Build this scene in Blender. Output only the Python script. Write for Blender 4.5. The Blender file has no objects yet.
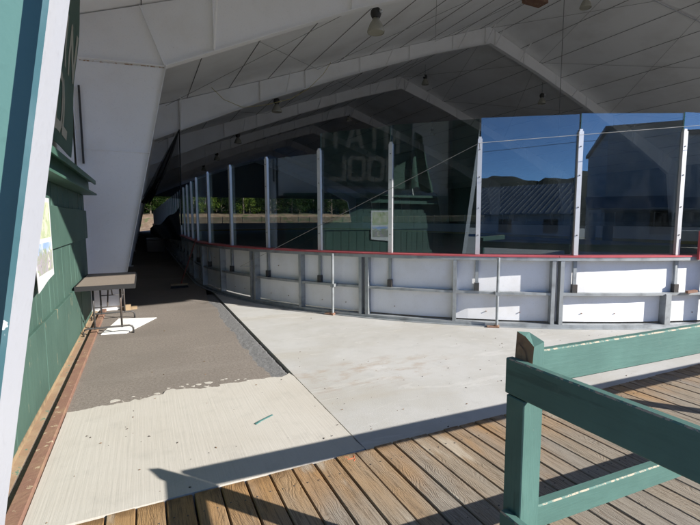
import bpy, math, random
from mathutils import Vector, Matrix, noise
random.seed(7)
R = math.radians
sc = bpy.context.scene
col = sc.collection
# ------------------------------------------------------------------ helpers
W = {}                                            # world origin of every object made here

class MB:
    """collects shapes, then links them as ONE mesh object"""
    def __init__(s): s.v = []; s.f = []; s.m = []; s.cur = 0
    def add(s, vs, fs):
        b = len(s.v); s.v += [tuple(p) for p in vs]
        for f in fs: s.f.append([i + b for i in f]); s.m.append(s.cur)
        return s
    def box(s, x0, x1, y0, y1, z0, z1):
        vs = [(x, y, z) for z in (z0, z1) for y in (y0, y1) for x in (x0, x1)]
        return s.add(vs, [(0, 2, 3, 1), (4, 5, 7, 6), (0, 1, 5, 4), (2, 6, 7, 3), (0, 4, 6, 2), (1, 3, 7, 5)])
    def cbox(s, x0, x1, y0, y1, z0, z1, c=.006):
        """box with chamfered edges"""
        X = (x0, x0 + c, x1 - c, x1); Y = (y0, y0 + c, y1 - c, y1); Z = (z0, z0 + c, z1 - c, z1)
        P = {}; vs = []; fs = []
        for i in (0, 1):
            for j in (0, 1):
                for k in (0, 1):
                    ix, iy, iz = (0, 3)[i], (0, 3)[j], (0, 3)[k]; jx, jy, jz = (1, 2)[i], (1, 2)[j], (1, 2)[k]
                    for a, q in (('x', (X[ix], Y[jy], Z[jz])), ('y', (X[jx], Y[iy], Z[jz])), ('z', (X[jx], Y[jy], Z[iz]))):
                        P[(i, j, k, a)] = len(vs); vs.append(q)
        for a, fixed in (('x', 0), ('y', 1), ('z', 2)):
            for e in (0, 1):
                q = []
                for u, w in ((0, 0), (1, 0), (1, 1), (0, 1)):
                    ijk = [u, w]; ijk.insert(fixed, e); q.append(P[tuple(ijk) + (a,)])
                if (e == 0) != (a == 'y'): q = q[::-1]
                fs.append(q)
        for e1 in (0, 1):
            for e2 in (0, 1):
                fs.append([P[(e1, e2, 0, 'x')], P[(e1, e2, 1, 'x')], P[(e1, e2, 1, 'y')], P[(e1, e2, 0, 'y')]])
                fs.append([P[(e1, 0, e2, 'x')], P[(e1, 1, e2, 'x')], P[(e1, 1, e2, 'z')], P[(e1, 0, e2, 'z')]])
                fs.append([P[(0, e1, e2, 'y')], P[(1, e1, e2, 'y')], P[(1, e1, e2, 'z')], P[(0, e1, e2, 'z')]])
        for i in (0, 1):
            for j in (0, 1):
                for k in (0, 1): fs.append([P[(i, j, k, a)] for a in 'xyz'])
        return s.add(vs, fs)
    def beam(s, p, q, w, h, up=(0, 0, 1)):
        p, q = Vector(p), Vector(q); d = (q - p).normalized(); u = Vector(up)
        if abs(d.dot(u)) > .98: u = Vector((0, 1, 0))
        a = d.cross(u).normalized(); b = a.cross(d).normalized()
        vs = [c + a * (i * w / 2) + b * (j * h / 2) for c in (p, q) for i, j in ((-1, -1), (1, -1), (1, 1), (-1, 1))]
        return s.add(vs, [(3, 2, 1, 0), (4, 5, 6, 7), (0, 1, 5, 4), (1, 2, 6, 5), (2, 3, 7, 6), (3, 0, 4, 7)])
    def tube(s, pts, r, n=8, cap=True):
        pts = [Vector(p) for p in pts]; rs = r if isinstance(r, (list, tuple)) else [r] * len(pts)
        rings = []; vs = []
        for i, p in enumerate(pts):
            d = (pts[min(i + 1, len(pts) - 1)] - pts[max(i - 1, 0)]).normalized()
            u = Vector((0, 0, 1)) if abs(d.z) < .9 else Vector((1, 0, 0))
            a = d.cross(u).normalized(); b = a.cross(d).normalized()
            rings.append([len(vs) + k for k in range(n)])
            vs += [p + (a * math.cos(2 * math.pi * k / n) + b * math.sin(2 * math.pi * k / n)) * rs[i] for k in range(n)]
        fs = [(A[k], A[(k + 1) % n], B[(k + 1) % n], B[k]) for A, B in zip(rings, rings[1:]) for k in range(n)]
        if cap: fs += [rings[0][::-1], rings[-1]]
        return s.add(vs, fs)
    def lathe(s, c, prof, n=20):
        """prof: list of (radius, z)"""
        vs = []; 
        for r, z in prof: vs += [(c[0] + r * math.cos(2 * math.pi * k / n), c[1] + r * math.sin(2 * math.pi * k / n), c[2] + z) for k in range(n)]
        fs = [(i * n + k, i * n + (k + 1) % n, (i + 1) * n + (k + 1) % n, (i + 1) * n + k) for i in range(len(prof) - 1) for k in range(n)]
        return s.add(vs, fs)
    def prism(s, poly, axis, a, b):
        """poly in the two other axes, extruded along axis from a to b"""
        n = len(poly); vs = []
        for t in (a, b):
            for p in poly:
                q = list(p); q.insert(axis, t); vs.append(q)
        return s.add(vs, [list(range(n))[::-1], list(range(n, 2 * n))] + [(i, (i + 1) % n, (i + 1) % n + n, i + n) for i in range(n)])
    def sweep(s, path, z0, z1, o0=None, o1=None):
        """path: list of ((x,y) inner, (x,y) outer) -> closed rectangular section"""
        vs = []; n = len(path)
        for a, b in path: vs += [(a[0], a[1], z0), (b[0], b[1], z0), (b[0], b[1], z1), (a[0], a[1], z1)]
        fs = [(0, 1, 2, 3), tuple((n - 1) * 4 + k for k in (3, 2, 1, 0))]
        for i in range(n - 1):
            for k in range(4): fs.append((i * 4 + k, (i + 1) * 4 + k, (i + 1) * 4 + (k + 1) % 4, i * 4 + (k + 1) % 4))
        return s.add(vs, fs)
    def grid(s, fn, nu, nv):
        vs = [fn(i / nu, j / nv) for j in range(nv + 1) for i in range(nu + 1)]
        return s.add(vs, [(j * (nu + 1) + i, j * (nu + 1) + i + 1, (j + 1) * (nu + 1) + i + 1, (j + 1) * (nu + 1) + i) for j in range(nv) for i in range(nu)])
    def build(s, name, mats, parent=None, smooth=False, origin=None, fix=True):
        me = bpy.data.meshes.new(name)
        og = Vector(W[parent]) if parent else Vector(origin or (0, 0, 0))
        me.from_pydata([Vector(p) - og for p in s.v], [], s.f)
        if not isinstance(mats, (list, tuple)): mats = [mats]
        for m in mats: me.materials.append(m)
        me.polygons.foreach_set('material_index', s.m)
        if fix:
            import bmesh
            bm = bmesh.new(); bm.from_mesh(me); bmesh.ops.recalc_face_normals(bm, faces=bm.faces); bm.to_mesh(me); bm.free()
        if smooth:
            me.polygons.foreach_set('use_smooth', [True] * len(me.polygons))
        me.update()
        o = bpy.data.objects.new(name, me); col.objects.link(o)
        if parent: o.parent = parent
        else: o.location = og
        W[o] = tuple(og)
        return o

def empty(name, loc):
    o = bpy.data.objects.new(name, None); o.location = loc; o.empty_display_size = .2; col.objects.link(o); W[o] = tuple(loc); return o
def tag(o, label=None, cat=None, group=None, kind=None):
    if label: o['label'] = label
    if cat: o['category'] = cat
    if group: o['group'] = group
    if kind: o['kind'] = kind
    return o
def thing(name, loc, label, cat, group=None): return tag(empty(name, loc), label, cat, group)
def copy_tree(o, parent=None):
    c = o.copy(); col.objects.link(c)
    if parent: c.parent = parent
    W[c] = W[o]
    for ch in [x for x in col.objects if x.parent == o and x != c]: copy_tree(ch, c)
    return c
def copy_part(o, dx=0, dy=0, dz=0):
    c = o.copy(); col.objects.link(c); c.location = o.location + Vector((dx, dy, dz)); W[c] = W[o]; return c

# ------------------------------------------------------------------ materials
class NT:
    def __init__(s, name):
        s.m = bpy.data.materials.new(name); s.m.use_nodes = True; s.t = s.m.node_tree; s.t.nodes.clear()
        s.out = s.n('ShaderNodeOutputMaterial')
    def n(s, typ, **kw):
        x = s.t.nodes.new(typ)
        for k, v in kw.items(): setattr(x, k, v)
        return x
    def l(s, a, b): s.t.links.new(a, b)
    def pos(s, sx=1, sy=1, sz=1, island=0, ob=False):
        if ob: src = s.n('ShaderNodeTexCoord').outputs['Object']
        else:
            g = s.n('ShaderNodeNewGeometry'); src = g.outputs['Position']
        if island:
            g2 = s.n('ShaderNodeNewGeometry'); mul = s.n('ShaderNodeMath', operation='MULTIPLY'); s.l(g2.outputs['Random Per Island'], mul.inputs[0]); mul.inputs[1].default_value = island
            ad = s.n('ShaderNodeVectorMath', operation='ADD'); s.l(src, ad.inputs[0]); s.l(mul.outputs[0], ad.inputs[1]); src = ad.outputs[0]
        mp = s.n('ShaderNodeMapping'); s.l(src, mp.inputs['Vector']); mp.inputs['Scale'].default_value = (sx, sy, sz)
        return mp.outputs[0]
    def noise(s, vec, scale, detail=4, rough=.55, dist=0):
        x = s.n('ShaderNodeTexNoise'); s.l(vec, x.inputs['Vector']); x.inputs['Scale'].default_value = scale; x.inputs['Detail'].default_value = detail
        x.inputs['Roughness'].default_value = rough; x.inputs['Distortion'].default_value = dist; return x.outputs['Fac']
    def ramp(s, fac, lo, hi, inv=False):
        x = s.n('ShaderNodeMapRange'); s.l(fac, x.inputs['Value']); x.inputs['From Min'].default_value = lo; x.inputs['From Max'].default_value = hi
        x.inputs['To Min'].default_value = 1 if inv else 0; x.inputs['To Max'].default_value = 0 if inv else 1; x.interpolation_type = 'SMOOTHSTEP'; return x.outputs[0]
    def math(s, op, a, b=None):
        x = s.n('ShaderNodeMath', operation=op)
        for i, q in enumerate((a, b)):
            if q is None: continue
            if isinstance(q, (int, float)): x.inputs[i].default_value = q
            else: s.l(q, x.inputs[i])
        return x.outputs[0]
    def mix(s, fac, a, b, mode='MIX'):
        x = s.n('ShaderNodeMix', data_type='RGBA', blend_type=mode)
        if isinstance(fac, (int, float)): x.inputs['Factor'].default_value = fac
        else: s.l(fac, x.inputs['Factor'])
        for i, q in ((6, a), (7, b)):
            if isinstance(q, tuple): x.inputs[i].default_value = (*q, 1)
            else: s.l(q, x.inputs[i])
        return x.outputs[2]
    def sep(s, vec):
        x = s.n('ShaderNodeSeparateXYZ'); s.l(vec, x.inputs[0]); return x.outputs
    def near(s, p, r0, r1, sx=1, sy=1):
        v = s.n('ShaderNodeVectorMath', operation='SUBTRACT'); g = s.n('ShaderNodeNewGeometry'); s.l(g.outputs['Position'], v.inputs[0]); v.inputs[1].default_value = p
        mp = s.n('ShaderNodeVectorMath', operation='MULTIPLY'); s.l(v.outputs[0], mp.inputs[0]); mp.inputs[1].default_value = (1 / sx, 1 / sy, 1)
        ln = s.n('ShaderNodeVectorMath', operation='LENGTH'); s.l(mp.outputs[0], ln.inputs[0]); return s.ramp(ln.outputs['Value'], r0, r1, True)
    def done(s, color, rough=.7, metal=0, bump=None, bstr=.2, bdist=.01, spec=.4, island_tint=0):
        b = s.n('ShaderNodeBsdfPrincipled'); s.l(b.outputs[0], s.out.inputs[0]); s.bsdf = b
        if isinstance(color, tuple): b.inputs['Base Color'].default_value = (*color, 1)
        else: s.l(color, b.inputs['Base Color'])
        if isinstance(rough, (int, float)): b.inputs['Roughness'].default_value = rough
        else: s.l(rough, b.inputs['Roughness'])
        b.inputs['Metallic'].default_value = metal; b.inputs['Specular IOR Level'].default_value = spec
        if bump is not None:
            bp = s.n('ShaderNodeBump'); bp.inputs['Strength'].default_value = bstr; bp.inputs['Distance'].default_value = bdist
            s.l(bump, bp.inputs['Height']); s.l(bp.outputs[0], b.inputs['Normal'])
        return s.m

def worn(name, c, rough=.6, dirt=(.25, .2, .15), amt=.35, chip=None, chipamt=.64, sc1=1.5, metal=0, bs=.12, stretch=(1, 1, 1), spec=.4):
    t = NT(name); p = t.pos(*stretch)
    d = t.ramp(t.noise(p, sc1, 5), .42, .78); f = t.noise(p, 45, 3)
    c1 = t.mix(t.math('MULTIPLY', d, amt), c, dirt)
    c1 = t.mix(t.math('MULTIPLY', t.ramp(f, .55, .8), .25), c1, tuple(x * .6 for x in c))
    if chip:
        k = t.ramp(t.noise(t.pos(*stretch), 16, 6, .65), chipamt, chipamt + .03); c1 = t.mix(k, c1, chip)
    return t.done(c1, rough, metal, f, bs, .004, spec)

white_web = worn('white_painted_steel', (.88, .88, .88), .5, (.62, .59, .53), .28, (.33, .19, .09), .72, 1.1)
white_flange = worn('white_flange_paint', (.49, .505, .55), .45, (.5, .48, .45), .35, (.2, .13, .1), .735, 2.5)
green_web = worn('teal_green_steel_paint', (.072, .156, .144), .45, (.07, .145, .13), .35, None, .7, .8)
liner = worn('roof_liner', (.90, .905, .905), .75, (.55, .53, .50), .4, None, .7, .5)
dark_wall = worn('dark_side_wall', (.10, .11, .105), .8, (.06, .07, .06), .5)
seam = worn('roof_seam', (.13, .13, .13), .7)
rod_m = worn('rod_grey', (.30, .30, .29), .6)
def green_paint(name, st):
    t = NT(name); p = t.pos(*st); g = t.noise(p, 60, 5, .7); g2 = t.noise(p, 14, 5, .65, .3); big = t.noise(t.pos(), 3.2, 5, .6)
    c = t.mix(t.ramp(big, .35, .7), (.064, .132, .114), (.080, .163, .140))
    c = t.mix(t.math('MULTIPLY', t.ramp(g, .5, .72), .35), c, (.045, .10, .085))
    c = t.mix(t.math('MULTIPLY', t.ramp(g2, .62, .70), .55), c, (.035, .07, .06))
    c = t.mix(t.math('MULTIPLY', t.ramp(t.noise(t.pos(), 9, 6, .7), .58, .72), .35), c, (.11, .17, .145))
    k = t.ramp(t.noise(p, 9, 8, .75), .675, .69); c = t.mix(k, c, (.40, .34, .26))
    return t.done(c, .6, 0, t.math('ADD', g, g2), .35, .004, .3)
rail_green = green_paint('railing_green_post', (1, 1, .1)); rail_green_y = green_paint('railing_green_long', (1, .07, 1)); rail_green_x = green_paint('railing_green_cross', (.07, 1, 1))
t = NT('worn_green_edge'); k_ = t.ramp(t.noise(t.pos(1, 1, 1), 22, 8, .78), .47, .52); edge_worn = t.done(t.mix(k_, (.07, .155, .13), (.36, .30, .22)), .7)
raw_wood = worn('raw_broken_wood', (.26, .17, .10), .8, (.1, .06, .04), .7, None, .7, 14, bs=.6)
galv = worn('galvanised_steel', (.36, .385, .40), .45, (.16, .17, .17), .7, (.24, .12, .06), .72, 6, .45)
steel_dark = worn('dark_steel', (.05, .05, .05), .5, (.12, .07, .04), .5)
rusty = worn('rusty_steel', (.22, .12, .085), .8, (.30, .2, .12), .7, (.42, .33, .22), .62, 6, bs=.7)
alu = worn('aluminium', (.68, .685, .69), .35, (.5, .5, .5), .3, None, .7, 8, .45, .05)
red_cap = worn('red_cap_plastic', (.45, .095, .11), .4, (.3, .06, .06), .5)
white_poly = worn('white_poly_sheet', (.88, .88, .895), .32, (.70, .68, .64), .5, (.25, .14, .07), .745, 2.2, 0, .05)
yellow_kick = worn('yellow_kickplate', (.55, .4, .06), .4)
sandy_rust = worn('sun_bleached_rust', (.30, .20, .13), .8, (.42, .34, .22), .8, (.10, .2, .15), .60, 4, bs=.6)
sandbag = worn('weathered_trim', (.34, .25, .15), .8, (.15, .1, .06), .8, None, .7, 9)

t = NT('green_siding'); p = t.pos(1, 1, .12)
g = t.noise(t.pos(1, 1, .06), 26, 5, .6); big = t.ramp(t.noise(t.pos(), 1.6, 4), .35, .7)
c = t.mix(big, (.050, .100, .079), (.062, .120, .095)); c = t.mix(t.math('MULTIPLY', t.ramp(g, .5, .75), .45), c, (.035, .08, .062))
peel = t.ramp(t.noise(t.pos(1, 3, .35), 7, 7, .68), .665, .69); c = t.mix(peel, c, (.42, .34, .22))
siding = t.done(c, .65, 0, g, .35, .01)

t = NT('dark_green_paint'); siding2 = t.done(t.mix(t.ramp(t.noise(t.pos(), 3), .4, .7), (.05, .115, .085), (.065, .14, .105)), .5)

# concrete
def concrete(name, base, alt, rusty_stain=False, broom=False):
    t = NT(name); P = t.pos()
    n1 = t.noise(P, .9, 5, .6, .4); n2 = t.noise(P, 5, 5, .6); n3 = t.noise(P, 70, 4, .6)
    c = t.mix(t.ramp(n1, .36, .68), base, alt)
    c = t.mix(t.math('MULTIPLY', t.ramp(n2, .5, .75), .30), c, tuple(x * .7 for x in base))
    c = t.mix(t.math('MULTIPLY', t.ramp(n3, .56, .78), .35), c, tuple(x * .62 for x in base))
    spots = t.ramp(t.noise(P, 27, 3, .75), .80, .82); c = t.mix(spots, c, (.13, .10, .07))
    h = n3
    if rusty_stain:
        k = t.math('MULTIPLY', t.near((2.05, 3.95, 0), .25, 1.0, 1.5, .6), t.ramp(t.noise(t.pos(1, 2, 1), 3.2, 6, .65), .46, .66))
        c = t.mix(t.math('MULTIPLY', k, .5), c, (.28, .20, .13))
        k2 = t.ramp(t.noise(t.pos(.35, 1.3, 1), 1.3, 5, .6, .6), .50, .68); c = t.mix(t.math('MULTIPLY', k2, .5), c, (.36, .335, .285))
        k3 = t.ramp(t.noise(t.pos(.5, 1.6, 1), 2.4, 5, .7, 1.2), .58, .62); c = t.mix(t.math('MULTIPLY', k3, .14), c, (.66, .65, .63))
    if broom:
        b = t.noise(t.pos(34, .8, 1), 1.6, 4, .6); h = b; c = t.mix(t.math('MULTIPLY', t.ramp(b, .42, .8), .14), c, tuple(x * .72 for x in base))
        b2 = t.ramp(t.noise(t.pos(60, .5, 1), 1.3, 2), .7, .74); c = t.mix(t.math('MULTIPLY', b2, .45), c, (.36, .32, .25))
    return t.done(c, .85, 0, h, .35 if broom else .25, .006, .25)
slab_mat = concrete('old_slab_concrete', (.43, .427, .415), (.375, .366, .342), True)
ramp_mat = concrete('broomed_new_concrete', (.47, .445, .40), (.44, .412, .364), False, True)
rinkfloor_mat = concrete('rink_floor_concrete', (.26, .26, .25), (.21, .21, .205))

t = NT('worn_asphalt'); P = t.pos(); n1 = t.noise(P, 110, 3, .7); n2 = t.noise(P, .7, 5, .6); n3 = t.noise(t.pos(.25, 1.6, 1), 1.2, 5, .6)
n4 = t.noise(P, 38, 4, .8); c = t.mix(t.ramp(n4, .34, .70), (.125, .108, .094), (.235, .206, .18)); c = t.mix(t.math('MULTIPLY', t.ramp(n1, .4, .66), .5), c, (.30, .268, .235)); c = t.mix(t.math('MULTIPLY', t.ramp(n2, .4, .65), .55), c, (.155, .137, .12))
c = t.mix(t.math('MULTIPLY', t.ramp(n3, .52, .75), .22), c, (.34, .315, .285)); c = t.mix(t.ramp(t.noise(P, 260, 2), .70, .74), c, (.45, .42, .38))
asphalt = t.done(c, .9, 0, n1, .5, .006, .2)
t = NT('crumbled_asphalt'); P = t.pos(); n1 = t.noise(P, 60, 4, .75)
crumble = t.done(t.mix(t.ramp(n1, .3, .65), (.105, .105, .105), (.20, .20, .20)), .95, 0, n1, .8, .008, .1)
t = NT('earth'); n1 = t.noise(t.pos(), 3, 6); earth = t.done(t.mix(n1, (.34, .32, .29), (.46, .44, .40)), .95, 0, n1, .5, .05)  # pale tone raised so the unseen yard bounces sunlight up under the roof

# deck wood
t = NT('deck_wood'); isl = t.n('ShaderNodeNewGeometry').outputs['Random Per Island']
warp = t.noise(t.pos(1.2, .55, 1, 53), 2.2, 3, .5)
P = t.pos(1, .07, 1, 37); vadd = t.n('ShaderNodeVectorMath', operation='ADD'); t.l(P, vadd.inputs[0]); wv = t.math('MULTIPLY', warp, .5); t.l(wv, vadd.inputs[1])
wave = t.n('ShaderNodeTexWave', wave_type='BANDS', bands_direction='X'); t.l(vadd.outputs[0], wave.inputs['Vector']); wave.inputs['Scale'].default_value = 24; wave.inputs['Distortion'].default_value = 3.5; wave.inputs['Detail'].default_value = 3; wave.inputs['Detail Scale'].default_value = 2
grain = t.noise(t.pos(1, .03, 1, 91), 150, 6, .75, .4)
lines = t.math('MULTIPLY', t.ramp(wave.outputs['Fac'], .5, 1.0), t.ramp(t.noise(t.pos(1, .3, 1, 61), 4, 4, .6), .38, .62))
yy = t.sep(t.pos())[1]; xx = t.sep(t.pos())[0]
edge = t.math('ADD', t.math('MULTIPLY', t.ramp(yy, 1.55, 2.6), .55), t.math('MULTIPLY', t.ramp(xx, 2.0, -.3), .5))
warm = t.ramp(t.math('ADD', t.math('MULTIPLY', t.noise(t.pos(1.5, .5, 1, 17), 2.3, 4), .9), t.math('MULTIPLY', edge, .55)), .45, 1.0)
c = t.mix(warm, (.245, .222, .19), (.33, .186, .075))
c = t.mix(t.math('MULTIPLY', isl, .3), c, (.33, .25, .15))
c = t.mix(t.math('MULTIPLY', lines, .30), c, (.13, .075, .035))
c = t.mix(t.math('MULTIPLY', t.ramp(grain, .46, .68), .85), c, (.07, .048, .031))
blot = t.ramp(t.noise(t.pos(1, .4, 1, 29), 5, 5, .6), .62, .74); c = t.mix(t.math('MULTIPLY', blot, .55), c, (.09, .075, .06))
dk = t.math('MULTIPLY', t.ramp(yy, 2.45, 2.57), t.ramp(t.noise(t.pos(1, 1, 1, 43), 9, 4), .4, .6)); c = t.mix(t.math('MULTIPLY', dk, .7), c, (.10, .055, .025))
pale = t.ramp(t.noise(t.pos(1, .25, 1, 71), 6, 4, .6), .60, .74); c = t.mix(t.math('MULTIPLY', pale, .5), c, (.46, .42, .35))
hh = t.math('SUBTRACT', t.math('MULTIPLY', grain, -1.0), t.math('MULTIPLY', lines, .5))
deck_mat = t.done(c, .8, 0, hh, .55, .006, .25)

# glass
t = NT('scratched_rink_glass')
tr = t.n('ShaderNodeBsdfTransparent'); tr.inputs[0].default_value = (.73, .755, .755, 1)
gl = t.n('ShaderNodeBsdfGlossy'); gl.inputs['Roughness'].default_value = 0.0; gl.inputs['Color'].default_value = (.80, .94, 1, 1)
fr = t.n('ShaderNodeFresnel'); fr.inputs['IOR'].default_value = 1.5
fac = t.math('MINIMUM', t.math('ADD', t.math('MULTIPLY', fr.outputs[0], 1.2), .058), .13)
mx = t.n('ShaderNodeMixShader'); t.l(fac, mx.inputs[0]); t.l(tr.outputs[0], mx.inputs[1]); t.l(gl.outputs[0], mx.inputs[2])
df = t.n('ShaderNodeBsdfDiffuse'); df.inputs[0].default_value = (.55, .6, .6, 1)
dust = t.ramp(t.noise(t.pos(), 40, 3, .6), .735, .76); film = t.math('ADD', t.math('MULTIPLY', dust, .35), t.math('MULTIPLY', t.ramp(t.noise(t.pos(1, 1, .5), 2.2, 6, .7, 1.0), .4, .75), .014))
mx2 = t.n('ShaderNodeMixShader'); t.l(film, mx2.inputs[0]); t.l(mx.outputs[0], mx2.inputs[1]); t.l(df.outputs[0], mx2.inputs[2]); t.l(mx2.outputs[0], t.out.inputs[0])
glass = t.m
t = NT('glass_edge'); glass_edge = t.done((.12, .3, .27), .2)

t = NT('black_netting'); tr = t.n('ShaderNodeBsdfTransparent'); df = t.n('ShaderNodeBsdfDiffuse'); df.inputs[0].default_value = (.012, .012, .014, 1)
mx = t.n('ShaderNodeMixShader'); mx.inputs[0].default_value = .62; t.l(tr.outputs[0], mx.inputs[1]); t.l(df.outputs[0], mx.inputs[2]); t.l(mx.outputs[0], t.out.inputs[0]); net_mat = t.m
black = worn('black_rubber', (.012, .012, .013), .7, (.03, .03, .03))
t = NT('lamp_prismatic_glass'); lamp_glass = t.done(t.mix(t.noise(t.pos(), 30), (.38, .37, .30), (.5, .48, .40)), .25, 0, None, 0, 0, .6)
t = NT('table_laminate'); n1 = t.noise(t.pos(), 60, 4, .7); table_mat = t.done(t.mix(t.ramp(n1, .4, .7), (.27, .225, .185), (.20, .165, .135)), .55, 0, n1, .2, .003)
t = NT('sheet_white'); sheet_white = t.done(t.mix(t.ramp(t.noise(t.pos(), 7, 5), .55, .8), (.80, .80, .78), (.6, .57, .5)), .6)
bin_mat = worn('pale_bin', (.42, .42, .44), .6)
red_paint = worn('red_handle', (.16, .025, .02), .45)
cream = worn('cream_lettering', (.42, .41, .33), .7, (.26, .26, .2), .6)
banner = worn('green_banner', (.05, .105, .075), .6, (.03, .08, .055), .5, None, .7, 2)
yellow_cord_mat = worn('yellow_cord', (.42, .36, .12), .6)
wire_mat = worn('steel_wire', (.3, .3, .29), .5)

# ------------------------------------------------------------------ ground
tag(MB().add([(-400, -400, -.35), (400, -400, -.35), (400, 66, -.35), (-400, 66, -.35)], [(0, 1, 2, 3)]).build('ground', earth), kind='structure')
def sheet(pts, z0, z1): return MB().prism(pts, 2, z0, z1)
tag(sheet([(1.335, 2.575), (32.2, 2.575), (32.2, 66), (1.335, 66)], -.345, 0).build('concrete_slab', slab_mat), kind='structure')
rng = random.Random(3)
# asphalt with a crumbled right-hand edge
def edge_x(y): return 1.10 + .07 * noise.noise((y * 1.4, .3, 0)) + .035 * noise.noise((y * 7, 1.7, 0)) + .012 * noise.noise((y * 31, 4, 0)) - .05 * max(0, 1 - abs(y - 5.0) / 1.2)
ys = [2.575 + i * .05 for i in range(260)] + [16, 20, 30, 66]
a = [(-1.1, -1.5), (-.648, -1.5), (-.648, 3.6), (1.1, 3.6)] + [(min(edge_x(y), 1.2) if y < 9 else min(1.26, edge_x(9) + (y - 9) * .1), y) for y in ys if y > 3.7] + [(-1.1, 66)]
tag(sheet(a, -.344, 0).build('asphalt_path', asphalt), kind='structure')
gb = MB()
def cr(u, v):
    y = 4.15 + v * 5.5; x = 1.0 + u * .31
    return (x, y, -.006 - .05 * max(0, (u - .94) / .06) ** 2 * (1 + .6 * noise.noise((y * 4, 2, 1))) + .012 * noise.noise((x * 40, y * 40, 0)))
tag(gb.grid(cr, 14, 160).build('crumbled_edge', crumble, smooth=True), kind='structure')
# new concrete ramp, ragged where it was feathered over the asphalt
def rag(x): return 4.22 + .05 * noise.noise((x * 2.2, 5, 0)) + .05 * noise.noise((x * 8, 9, 0)) + .03 * noise.noise((x * 25, 3, 0)) + (.12 * max(0, noise.noise((x * 3.1 + 4, 8, 0))) if x > .1 else 0) - .11 * max(0, (.0 - x)) * 1.2
tag(sheet([(-.643, 2.575), (1.322, 2.575)] + [(1.317 + .008 * noise.noise((2.6 + i * .9, 1, 0)) - .006 * max(0, noise.noise((i * 2.3, 7, 0))), 2.6 + i * .05) for i in range(30)] + [(1.318, 4.12)] + [(1.3 - i * .0194, rag(1.3 - i * .0194)) for i in range(101)], -.3, .012).build('concrete_ramp', ramp_mat), kind='structure')
pb = MB()
for i in range(30):                                # crumbs of mortar at the feathered edge
    x = rng.uniform(-.3, 1.1) if i % 3 else rng.uniform(.2, .9); y = rag(x) + rng.uniform(.01, .16) * (1 if x > .1 else .7); r = rng.choice((.006, .01, .016, .03, .045))
    n = rng.randint(5, 8); pb.prism([(x + r * rng.uniform(.5, 1.3) * math.cos(k * 6.283 / n), y + .7 * r * rng.uniform(.5, 1.3) * math.sin(k * 6.283 / n)) for k in range(n)], 2, -.001, .0025)
tag(pb.build('mortar_crumbs', ramp_mat), kind='stuff')
# rink floor
CX, CY, RR = 9.9, 11.85, 8.6
XR, YF = 30.7, 62.0
def rounded(off, n=16):
    r = RR + off; pts = []
    for cx, cy, a0 in ((CX, CY, 180), (XR - CX + 0.0, CY, 270), (XR - CX, YF - RR, 0), (CX, YF - RR, 90)):
        for i in range(n + 1): a = R(a0 + 90 * i / n); pts.append((cx + r * math.cos(a), cy + r * math.sin(a)))
    return pts
tag(sheet(rounded(-.02), .001, .005).build('rink_floor', rinkfloor_mat), kind='structure')

# deck
db = MB(); x = -.40; i = 0
while x < 13:
    w = .14 * rng.uniform(.985, 1.015); g = rng.uniform(.006, .012); e = 2.566 + rng.uniform(-.006, .005) + (.008 if x > 1.38 else 0); dz = rng.uniform(-.003, .002) + .010
    db.cbox(x, x + w, -5.5, e, -.038 + dz, .001 + dz, .005); x += w + g
tag(db.build('wooden_deck', deck_mat), kind='structure')
nb = MB(); x_ = -.33
for k in range(70):
    for y_ in (2.38, 1.72, .92, .12):
        for dx in (-.035, .035): nb.lathe((x_ + dx + rng.uniform(-.006, .006), y_ + rng.uniform(-.01, .01), .0105), [(0, .0025), (.0042, .0022), (.0048, 0)], 8)
    x_ += .149
nb = nb.build('nail_heads', steel_dark); tag(nb, kind='stuff')
jb = MB(); jb.box(-.4, 13, 2.36, 2.40, -.22, -.05); jb.box(-.4, 13, 1.7, 1.74, -.22, -.05); jb.box(-.4, 13, .9, .94, -.22, -.05); jb.box(-.4, 13, 0.1, .14, -.22, -.05)
tag(jb.build('deck_joists', raw_wood), kind='structure')

# litter
LITTER = [((.14, .09, .05), 'leaf_brown'), ((.55, .53, .48), 'fleck_pale'), ((.05, .04, .03), 'bark_dark')]
lm = []
for c, n in LITTER: t = NT(n); lm.append(t.done(c, .8))
lb = MB()
def flake(x, y, z, r, m):
    lb.cur = m; a = rng.uniform(0, 6.28); k = rng.uniform(.3, .7); c, s = math.cos(a), math.sin(a)
    q = [(-r, 0, .001), (0, -r * k, .002), (r, 0, .001 + r * .3), (0, r * k, .002), (0, 0, .004 + r * .35)]
    lb.add([(x + c * u - s * v, y + s * u + c * v, z + w) for u, v, w in q], [(0, 1, 4), (1, 2, 4), (2, 3, 4), (3, 0, 4)])
for i in range(520):
    x = rng.uniform(1.2, 4.2); y = rng.uniform(.3, 2.5)
    d = noise.noise((x * 1.6, y * 1.6, 3)) + (.35 if (x > 1.6 and y < 1.35) else 0)
    if d < .0 and rng.random() > .25: continue
    flake(x, y, .002, rng.choice((.004, .005, .007, .010, .014)), rng.choice((0, 1, 1, 2, 2)))
for i in range(150):
    x = rng.uniform(1.4, 6); y = rng.uniform(2.6, 4.6) if rng.random() < .75 else rng.uniform(4.5, 7.5); flake(x, y, .0, rng.choice((.003, .004, .006, .009, .012)), rng.choice((0, 0, 2)))
for i in range(34): flake(rng.uniform(-.6, 1.3), rng.uniform(2.6, 4.2), .012, rng.choice((.004, .006, .011)), rng.choice((0, 2, 2)))
for i in range(14): flake(rng.uniform(-.5, 1.1), rng.uniform(4.5, 9), 0, rng.choice((.008, .014)), 0)
tag(lb.build('leaf_litter', lm, fix=False), kind='stuff')
t = NT('autumn_leaf'); autumn = t.done((.42, .10, .04), .7)
b = MB(); b.cur = 0
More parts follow.
